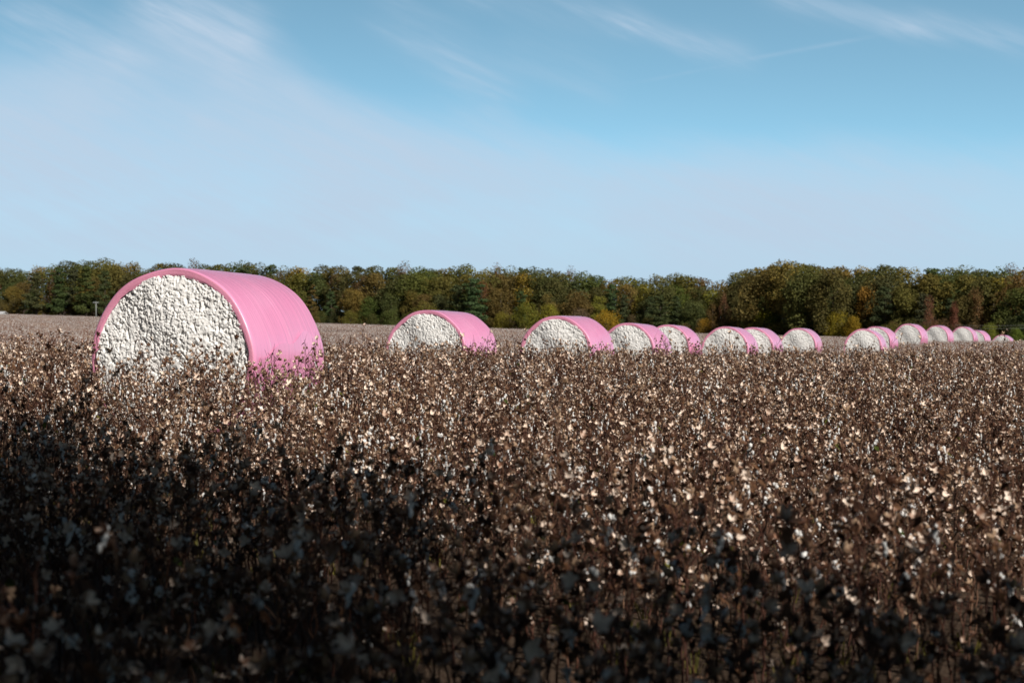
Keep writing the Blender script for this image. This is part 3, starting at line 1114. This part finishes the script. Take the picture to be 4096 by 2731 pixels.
# trees the photo shows one by one along the edge: kind, px, top py, tint, width
EDGE = [('cedar', 75, 1172, ('brown green', (.085, .075, .020)), 1.25), ('cedar', 165, 1166, ('golden brown', (.110, .080, .018)), 1.0), ('cedar', 215, 1145, ('dark olive', (.060, .062, .018)), .9), ('cedar', 285, 1190, ('mid green', (.080, .080, .018)), 1.5),
        ('pine', 235, 1065, ('dark green', (.024, .048, .022)), 1.1), ('pine', 145, 1085, ('green', (.030, .058, .026)), 1.25), ('pine', 345, 1062, ('deep green', (.026, .050, .023)), 1.1), ('pine', 420, 1078, ('blue green', (.026, .048, .024)), .9),
        ('pine', 1895, 1108, ('bright blue green', (.032, .068, .032)), 1.45), ('pine', 1830, 1135, ('blue green', (.028, .060, .030)), 1.0), ('pine', 2640, 1178, ('deep blue green', (.022, .050, .022)), 1.5), ('pine', 3250, 1208, ('dark blue green', (.024, .052, .028)), 1.5),
        ('oak', 3060, 1060, ('olive', (.105, .095, .026)), 1.0), ('oak', 3230, 1055, ('dark green', (.062, .068, .020)), .85), ('oak', 3330, 1066, ('deep green', (.056, .066, .020)), .85), ('poplar', 3150, 1035, ('pale olive', (.120, .110, .030)), 1.3),
        ('shrub', 2010, 1245, ('lime green', (.105, .110, .018)), .9), ('shrub', 2110, 1208, ('bright green', (.085, .110, .018)), .95), ('shrub', 2190, 1215, ('lime green', (.115, .120, .018)), .85), ('shrub', 1700, 1200, ('olive green', (.075, .085, .018)), .8),
        ('shrub', 2430, 1235, ('golden olive', (.165, .125, .014)), .9), ('shrub', 2325, 1232, ('grey brown', (.085, .062, .045)), .9), ('shrub', 2820, 1270, ('golden', (.165, .115, .014)), .75), ('shrub', 3060, 1240, ('lime green', (.120, .125, .016)), .9),
        ('shrub', 2990, 1262, ('olive green', (.085, .085, .018)), .9), ('shrub', 3350, 1238, ('golden olive', (.150, .125, .014)), .7), ('shrub', 3420, 1262, ('yellow', (.135, .115, .014)), .8), ('shrub', 3960, 1290, ('lime green', (.105, .125, .018)), .8),
        ('shrub', 3700, 1300, ('lime green', (.120, .130, .018)), .6), ('shrub', 4060, 1310, ('green', (.075, .095, .018)), .9), ('bare', 3720, 1190, ('maroon', (.085, .042, .034)), 1.0), ('bare', 3820, 1215, ('russet maroon', (.090, .040, .032)), .9),
        ('bare', 2900, 1176, ('russet', (.120, .058, .040)), .6), ('shrub', 1560, 1238, ('dark green', (.050, .064, .018)), .9), ('shrub', 3560, 1290, ('dark olive', (.060, .064, .018)), .9), ('shrub', 3640, 1300, ('olive brown', (.085, .072, .018)), .9),
        ('shrub', 2560, 1285, ('mid green', (.060, .078, .018)), .9), ('shrub', 2740, 1290, ('brown', (.090, .066, .034)), .8), ('shrub', 1400, 1240, ('olive', (.066, .070, .018)), .9), ('shrub', 1255, 1245, ('brown olive', (.075, .068, .018)), .8), ('shrub', 3855, 1315, ('dark green', (.050, .066, .018)), .8)]
for kind, px, top, tint, w in EDGE:
    place_tree(kind, px, tree_dist(px) + r.uniform(-2, 3), top, 3, tint, w)

DEPTH = {0: 'on the skyline', 1: 'high in the wood', 2: 'inside the wood', 3: 'at the front of the wood', 4: 'under the trees'}
CNAME = {'oak': 'broad oak', 'pine': 'pine', 'poplar': 'tall poplar', 'bare': 'half bare tree', 'cedar': 'cone shaped cedar', 'shrub': 'rounded shrub'}
ORD = ['first', 'second', 'third', 'fourth', 'fifth', 'sixth', 'seventh', 'eighth', 'ninth', 'tenth', 'eleventh', 'twelfth']
by = {}
for t in sorted(trees, key=lambda t: t[0]):
    zone = [w for q, w in LAND if t[0] >= q][-1]
    by.setdefault((t[3], t[2], t[4], zone), []).append(t)
SHORT = {'beyond the field beside the utility pole': 'near the utility pole', 'beyond the gap between the two biggest bales': 'between the two biggest bales', 'beyond the empty stretch past the middle trio': 'past the middle trio',
         'behind the first bales of the far row': 'behind the far row', 'behind the last bales of the far row': "behind the far row's tail", 'past the last bale of the far row': 'past the last bale',
         'behind the front cluster of bales': 'behind the front cluster', 'behind the middle trio of bales': 'behind the middle trio'}
for (word, kind, depth, zone), ts in by.items():
    zone = SHORT.get(zone, zone)
    for k, t in enumerate(ts):
        lab = '%s %s %s %s' % (word, CNAME[kind], DEPTH[depth], zone)
        if len(ts) > 1:
            lab = '%s %s %s, %s' % (word, CNAME[kind], zone, ['pole end of two' if len(ts) == 2 else 'first from the pole', 'far row end of two' if len(ts) == 2 else 'second from the pole'][k] if k < 2 else ORD[k] + ' from the pole')
            lab += ', ' + {0: 'skyline', 1: 'upper', 2: 'inner', 3: 'front', 4: 'understorey'}[depth]
        tag(t[5], lab, 'shrub' if kind == 'shrub' else 'tree', 'trees of the wood beyond the field' if kind != 'shrub' else 'shrubs along the edge of the wood')

# trees behind the camera; some shade near rows, the rest added to block sky
sun_el, sun_az = R(36), R(141)         # azimuth clockwise from the view direction
SUN = Vector((math.sin(sun_az) * math.cos(sun_el), math.cos(sun_az) * math.cos(sun_el), math.sin(sun_el)))
# (spot on the canopy that the crown's centre shades, height of that centre over the canopy, crown width, crown height)
def oak_round(r, H, W, low):
    out = []
    for k in range(34):
        d = np.array([r.gauss(0, 1), r.gauss(0, 1), r.gauss(0, 1)]); d /= np.linalg.norm(d)
        q = r.random() ** .45 * .80
        rb = W * r.uniform(.10, .17)
        out.append((d[0] * q * W / 2, d[1] * q * W / 2, H * (low + 1) / 2 + d[2] * q * H * (1 - low) / 2, rb, rb, rb * .8))
    return out
for k, (sx, sy, hh, W, Hc, lab) in enumerate([
        (-2.5, 5.0, 13.0, 9.0, 9.0, 'leafy oak behind the camera shading the closest rows'),
        (-4.7, 11.8, 19.0, 9.6, 11.0, 'taller oak behind the camera shading the rows below the biggest bale'),
        (1.2, 4.1, 11.0, 8.0, 7.5, 'small oak behind the camera shading the field edge'),
        (-7.2, 17.2, 22.0, 8.0, 9.0, 'tallest oak behind the camera at the end of its row'),
        (-12.0, 6.0, 12.0, 10.0, 10.0, 'wide oak added behind the camera to block sky light'),  # from here on, unseen oaks added to darken the fill
        (-14.0, -3.0, 11.0, 11.0, 10.0, 'oak added behind the camera, away from the bales, to block sky light'),
        (3.5, -7.0, 11.0, 11.0, 11.0, 'oak in the second row added behind the camera to block sky'),
        (-6.0, -10.0, 12.0, 11.0, 11.0, 'broad oak in the second row added behind the camera to block sky'),
        (-34.0, 3.0, 7.5, 13.0, 12.0, 'first oak of the added sky blocking tree line behind the camera'),  # added wall of crowns that shuts out sky light from behind
        (-24.0, 2.0, 7.5, 13.0, 12.0, 'second oak of the added sky blocking tree line behind the camera'),
        (-13.5, 2.0, 7.5, 13.0, 12.0, 'third oak of the added sky blocking tree line behind the camera'),
        (-1.0, -9.0, 7.5, 13.0, 12.0, 'fourth oak of the added sky blocking tree line behind the camera'),
        (8.0, -9.0, 7.5, 13.0, 12.0, 'fifth oak of the added sky blocking tree line behind the camera'),
        (19.0, -9.0, 7.5, 13.0, 12.0, 'sixth oak of the added sky blocking tree line behind the camera')]):
    cx, cy = sx + SUN.x / SUN.z * hh, sy + SUN.y / SUN.z * hh
    zc = .85 + hh
    H = zc + Hc / 2
    rr = random.Random(60 + k)
    bl = oak_round(rr, H, W, (zc - Hc / 2) / H)
    cm = crown_mesh(bl, 1700 if k == 2 else 6500, .34, 70 + k, .2)
    tm = trunk_mesh(H * .9, .34, [(zc - Hc * .3 + Hc * .5 * rr.random(), W * .35, .6) for _ in range(8)], 80 + k, .005)
    root = link('oak_tree', None, loc=(cx, cy, gz(cx, cy)))
    c = link('crown', cm, root); c.color = (.06, .072, .02, 1)
    link('trunk', tm, root)
    tag(root, lab, 'tree', 'trees behind the camera')

# ------------------------------------------------------------------ utility pole and the farm building at the wood's edge
d = 600.0
px, ptop = 384, 1206
x = px_to_x(px, d); z0 = gz(x, d)
root = link('utility_pole', None, loc=(x, d, z0))
tag(root, 'grey wooden utility pole with one crossarm standing before the dark trees', 'utility pole')
H = z_at(ptop, d) - z0
mb = MB(); tube(mb, [(0, 0, -.5), (0, 0, H * .5), (0, 0, H)], [.20, .17, .15], 10)
link('pole', mb.mesh('pole', [M_pole], True), root)
mb = MB()
tube(mb, [(-.85, -.19, H - .42), (.85, -.19, H - .42)], [.09, .09], 4)
arm = link('crossarm', mb.mesh('crossarm', [M_pole]), root)
for q in (-.75, -.35, .35, .75):
    mb = MB(); tube(mb, [(q, -.19, H - .34), (q, -.19, H - .24), (q, -.19, H - .12)], [.05, .09, .06], 8)
    link('insulator', mb.mesh('insulator', [M_porcelain], True), arm)

# two slack wires past the far row of bales
mb = MB()
for k, zo in enumerate((0, .55)):
    p = []
    for t in np.linspace(0, 1, 24):
        q = 3820 + (4200 - 3820) * t
        dd = 396.0
        p.append((px_to_x(q, dd), dd, z_at(1316 - 4 * t - 5 * (t - .5) ** 2 * 4, dd) + zo))
    wire = MB(); tube(wire, p, .014, 4)
    tag(link('power_line', wire.mesh('power_line', [M_pole])), ('upper' if k else 'lower') + ' thin pale wire strung before the wood past the last bale', 'power line')

# pale farm building, only its corner reaching into view
d = 560.0
x0, x1 = px_to_x(-75, d), px_to_x(7, d)
zb = gz(x1, d)
ztop = z_at(1246, d)
root = link('farm_shed', None, loc=((x0 + x1) / 2, d + 3, zb))
tag(root, 'white farm shed with a pale metal roof half hidden beyond the field', 'shed')
w = (x1 - x0) / 2
hw = ztop - zb - .7
mb = MB()
mb.add([(-w, -3, -.3), (w, -3, -.3), (w, 3, -.3), (-w, 3, -.3), (-w, -3, hw), (w, -3, hw), (w, 3, hw), (-w, 3, hw), (-w, 0, hw + .62), (w, 0, hw + .62)],
       [(0, 1, 5, 4), (1, 2, 6, 9, 5), (2, 3, 7, 6), (3, 0, 4, 8, 7)])
link('wall', mb.mesh('wall', [M_whitewall]), root)
mb = MB()
e = .35
mb.add([(-w - e, -3.3, hw - .02), (w + e, -3.3, hw - .02), (w + e, 0, hw + .7), (-w - e, 0, hw + .7), (w + e, 3.3, hw - .02), (-w - e, 3.3, hw - .02),
        (-w - e, -3.3, hw + .06), (w + e, -3.3, hw + .06), (w + e, 0, hw + .78), (-w - e, 0, hw + .78), (w + e, 3.3, hw + .06), (-w - e, 3.3, hw + .06)],
       [(6, 7, 8, 9), (9, 8, 10, 11), (0, 3, 2, 1), (3, 5, 4, 2), (0, 1, 7, 6), (4, 5, 11, 10), (1, 2, 8, 7), (2, 4, 10, 8), (0, 6, 9, 3), (3, 9, 11, 5)])
link('roof', mb.mesh('roof', [M_metalroof]), root)
mb = MB()
mb.add([(-.6, -3.03, 0), (.6, -3.03, 0), (.6, -3.03, 2.0), (-.6, -3.03, 2.0), (-.6, -2.99, 0), (.6, -2.99, 0), (.6, -2.99, 2.0), (-.6, -2.99, 2.0)], [(0, 1, 2, 3), (4, 7, 6, 5), (0, 3, 7, 4), (1, 5, 6, 2), (3, 2, 6, 7)])
link('door', mb.mesh('door', [M_dark]), root)

# ------------------------------------------------------------------ sky and light
W = bpy.data.worlds.new('World')
S.world = W
W.use_nodes = True
nt = W.node_tree
nt.nodes.clear()
out = nt.nodes.new('ShaderNodeOutputWorld')
bg = nt.nodes.new('ShaderNodeBackground')
nt.links.new(bg.outputs[0], out.inputs[0])
STR = 0.05
bg.inputs[1].default_value = STR


class E:
    """small arithmetic on node sockets"""
    def __init__(self, s): self.s = s
    @staticmethod
    def op(o, a, b=None, c=None, clamp=False):
        n = nt.nodes.new('ShaderNodeMath'); n.operation = o; n.use_clamp = clamp
        for i, v in enumerate((a, b, c)):
            if v is None: continue
            if isinstance(v, E): nt.links.new(v.s, n.inputs[i])
            else: n.inputs[i].default_value = v
        return E(n.outputs[0])
    def __add__(s, o): return E.op('ADD', s, o)
    def __radd__(s, o): return E.op('ADD', s, o)
    def __sub__(s, o): return E.op('SUBTRACT', s, o)
    def __rsub__(s, o): return E.op('SUBTRACT', o, s)
    def __mul__(s, o): return E.op('MULTIPLY', s, o)
    def __rmul__(s, o): return E.op('MULTIPLY', s, o)
    def __truediv__(s, o): return E.op('DIVIDE', s, o)
    def clip(s): return E.op('ADD', s, 0.0, clamp=True)


def smooth(x, lo, hi):
    n = nt.nodes.new('ShaderNodeMapRange'); n.interpolation_type = 'SMOOTHSTEP'
    nt.links.new(x.s, n.inputs['Value'])
    n.inputs['From Min'].default_value = lo; n.inputs['From Max'].default_value = hi
    return E(n.outputs[0])


def vec(a, b, c=0.0):
    n = nt.nodes.new('ShaderNodeCombineXYZ')
    for i, v in enumerate((a, b, c)):
        if isinstance(v, E): nt.links.new(v.s, n.inputs[i])
        else: n.inputs[i].default_value = v
    return n.outputs[0]


def nz(v, scale, detail=5, rough=.55):
    return E(noise_tex(nt, v, scale, detail, rough))


tc = nt.nodes.new('ShaderNodeTexCoord')
sp = nt.nodes.new('ShaderNodeSeparateXYZ')
nt.links.new(tc.outputs['Generated'], sp.inputs[0])
DX, DY, DZ = (E(sp.outputs[i]) for i in range(3))
az = E.op('ARCTAN2', DX, DY) * (180 / math.pi)
el = E.op('ARCSINE', DZ) * (180 / math.pi)

sky = nt.nodes.new('ShaderNodeTexSky')
sky.sky_type = 'NISHITA'
sky.sun_disc = False
sky.sun_elevation = sun_el
sky.sun_rotation = sun_az
sky.air_density = 1.0; sky.dust_density = 0.4; sky.ozone_density = 2.0
sz = E.op('MAXIMUM', DZ, 0.0) * 3.2 + 0.10        # clear dry air: the deep blue begins low over the horizon
nt.links.new(vec(DX, DY, sz), sky.inputs[0])

# ---- high thin cloud, as a field over the sky's azimuth and elevation
ca, sa = math.cos(R(-24)), math.sin(R(-24))
ra = az * ca + el * sa
rb = el * ca - az * sa
wisp = nz(vec(ra * .10, rb * .62), 1.0, 6, .58)
soft = nz(vec(az * .11, el * .22, 3.0), 1.0, 4, .5)
cur = nt.nodes.new('ShaderNodeFloatCurve')
nt.links.new(((az + 20.0) / 40.0).clip().s, cur.inputs['Value'])
cp = cur.mapping.curves[0].points
ptsb = [(-20, 7.6), (-14.4, 8.1), (-11, 9.0), (-8.2, 9.6), (-6.6, 8.7), (-5.4, 7.6), (-4.2, 7.0), (-2.3, 6.5), (0, 6.2), (2.5, 5.8), (6, 5.75), (9, 5.8), (14.4, 5.6), (20, 5.4)]
cp[0].location = ((ptsb[0][0] + 20) / 40, ptsb[0][1] / 12); cp[1].location = ((ptsb[-1][0] + 20) / 40, ptsb[-1][1] / 12)
for a, e in ptsb[1:-1]:
    cp.new((a + 20) / 40, e / 12)
cur.mapping.update()
edge = E(cur.outputs[0]) * 12.0
h = edge - el + (wisp - .5) * 2.0 + (soft - .5) * 1.2
veil = smooth(h, -0.8, 1.2)
fibre = nz(vec(ra * .30, rb * 2.4, 7.0), 1.0, 6, .62)
veil = veil * (0.88 + 0.14 * smooth(fibre, .36, .60))
veil = veil * (0.55 + 0.45 * smooth(soft, .30, .62)) * (0.35 + 0.65 * smooth(el, .3, 3.6)) * (1.0 - .42 * smooth(el, 5.8, 9.4))


def streak(x0, y0, x1, y1, w, amt, ragged=.5):
    c = lambda x, y: (math.degrees(math.atan((x - 1176) / 4573)), math.degrees(math.atan((802 - y) / 4573)))
    a0, e0 = c(x0, y0); a1, e1 = c(x1, y1)
    L = math.hypot(a1 - a0, e1 - e0); ux, uy = (a1 - a0) / L, (e1 - e0) / L
    t = (az - a0) * ux + (el - e0) * uy
    s_ = (el - e0) * ux - (az - a0) * uy + (soft - .5) * (w / 40) + (wisp - .5) * (ragged * w / 40)
    g = E.op('EXPONENT', E.op('MULTIPLY', E.op('POWER', s_ * (80.0 / w), 2.0), -1.0))
    ends = smooth(t, -.8, .8) * smooth(L - t, -.6, 1.0)
    return g * ends * amt * (1 - ragged + ragged * 1.6 * smooth(wisp, .38, .62)) * (0.6 + 0.5 * smooth(fibre, .38, .62))


cl = veil * 0.93
for a in ((860, 10, 1210, 225, 44, .34), (1060, -20, 1480, 70, 40, .34), (1420, 55, 1730, 150, 34, .30), (1770, -10, 2200, 90, 34, .24), (2060, 62, 2400, 120, 34, .28),
          (1180, 60, 1420, 220, 60, .14), (0, 40, 330, 170, 60, .35), (300, -20, 620, 110, 70, .40)):
    cl = cl + streak(*a, ragged=.7)
cl = cl + streak(1715, 143, 2010, 95, 5, .16, .1) + streak(1470, 190, 1650, 158, 4, .10, .1)
cl = E.op('MINIMUM', cl, 1.0)
bright = smooth(el, 18.0, 10.0)                      # the lower sky is the brighter part
tint = mixc(nt, bright.s, (0.72, 0.66, 0.60), (5.2, 6.2, 4.85))
tint = mixc(nt, 1.0, sky.outputs[0], tint, 'MULTIPLY')
cloud_col = tuple(v / STR for v in (0.505, 0.635, 0.785))
low = smooth(el, 6.4, 0.9)
haze_col = tuple(v / STR for v in (0.43, 0.59, 0.715))
base = mixc(nt, (low * .95).s, tint, haze_col)
c = mixc(nt, cl.clip().s, base, cloud_col)
front = smooth(E.op('ABSOLUTE', az), 80.0, 40.0)      # sides and rear of the sky dimmed to lessen fill in the shade
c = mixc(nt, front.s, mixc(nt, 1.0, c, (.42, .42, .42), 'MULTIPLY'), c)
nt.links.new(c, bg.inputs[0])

sd = bpy.data.lights.new('sun', 'SUN')
sd.energy = 4.7
sd.angle = R(.53)
sd.color = (1.0, .94, .86)
so = link('sun', sd, loc=(30, -40, 60))
so.rotation_euler = SUN.to_track_quat('Z', 'Y').to_euler()

# ------------------------------------------------------------------ camera
cd = bpy.data.cameras.new('camera')
cd.sensor_width = 36.0
cd.lens = FP / 4096 * 36.0
cd.clip_end = 9000
cd.clip_start = .1
cd.dof.use_dof = True
cd.dof.focus_distance = 24.0
cd.dof.aperture_fstop = 4.0
co = link('camera', cd, loc=(0, 0, CAM_Z))
co.rotation_euler = (R(90) + math.atan((HY - 1365.5) / FP), 0, 0)
S.camera = co

S.view_settings.view_transform = 'Standard'
S.view_settings.look = 'None'
S.view_settings.exposure = 0
S.view_settings.gamma = 1
S.render.engine = 'CYCLES'
S.cycles.max_bounces = 6
S.cycles.diffuse_bounces = 3
S.cycles.glossy_bounces = 2
S.cycles.transmission_bounces = 3
S.cycles.use_denoising = True
S.cycles.denoiser = 'OPENIMAGEDENOISE'
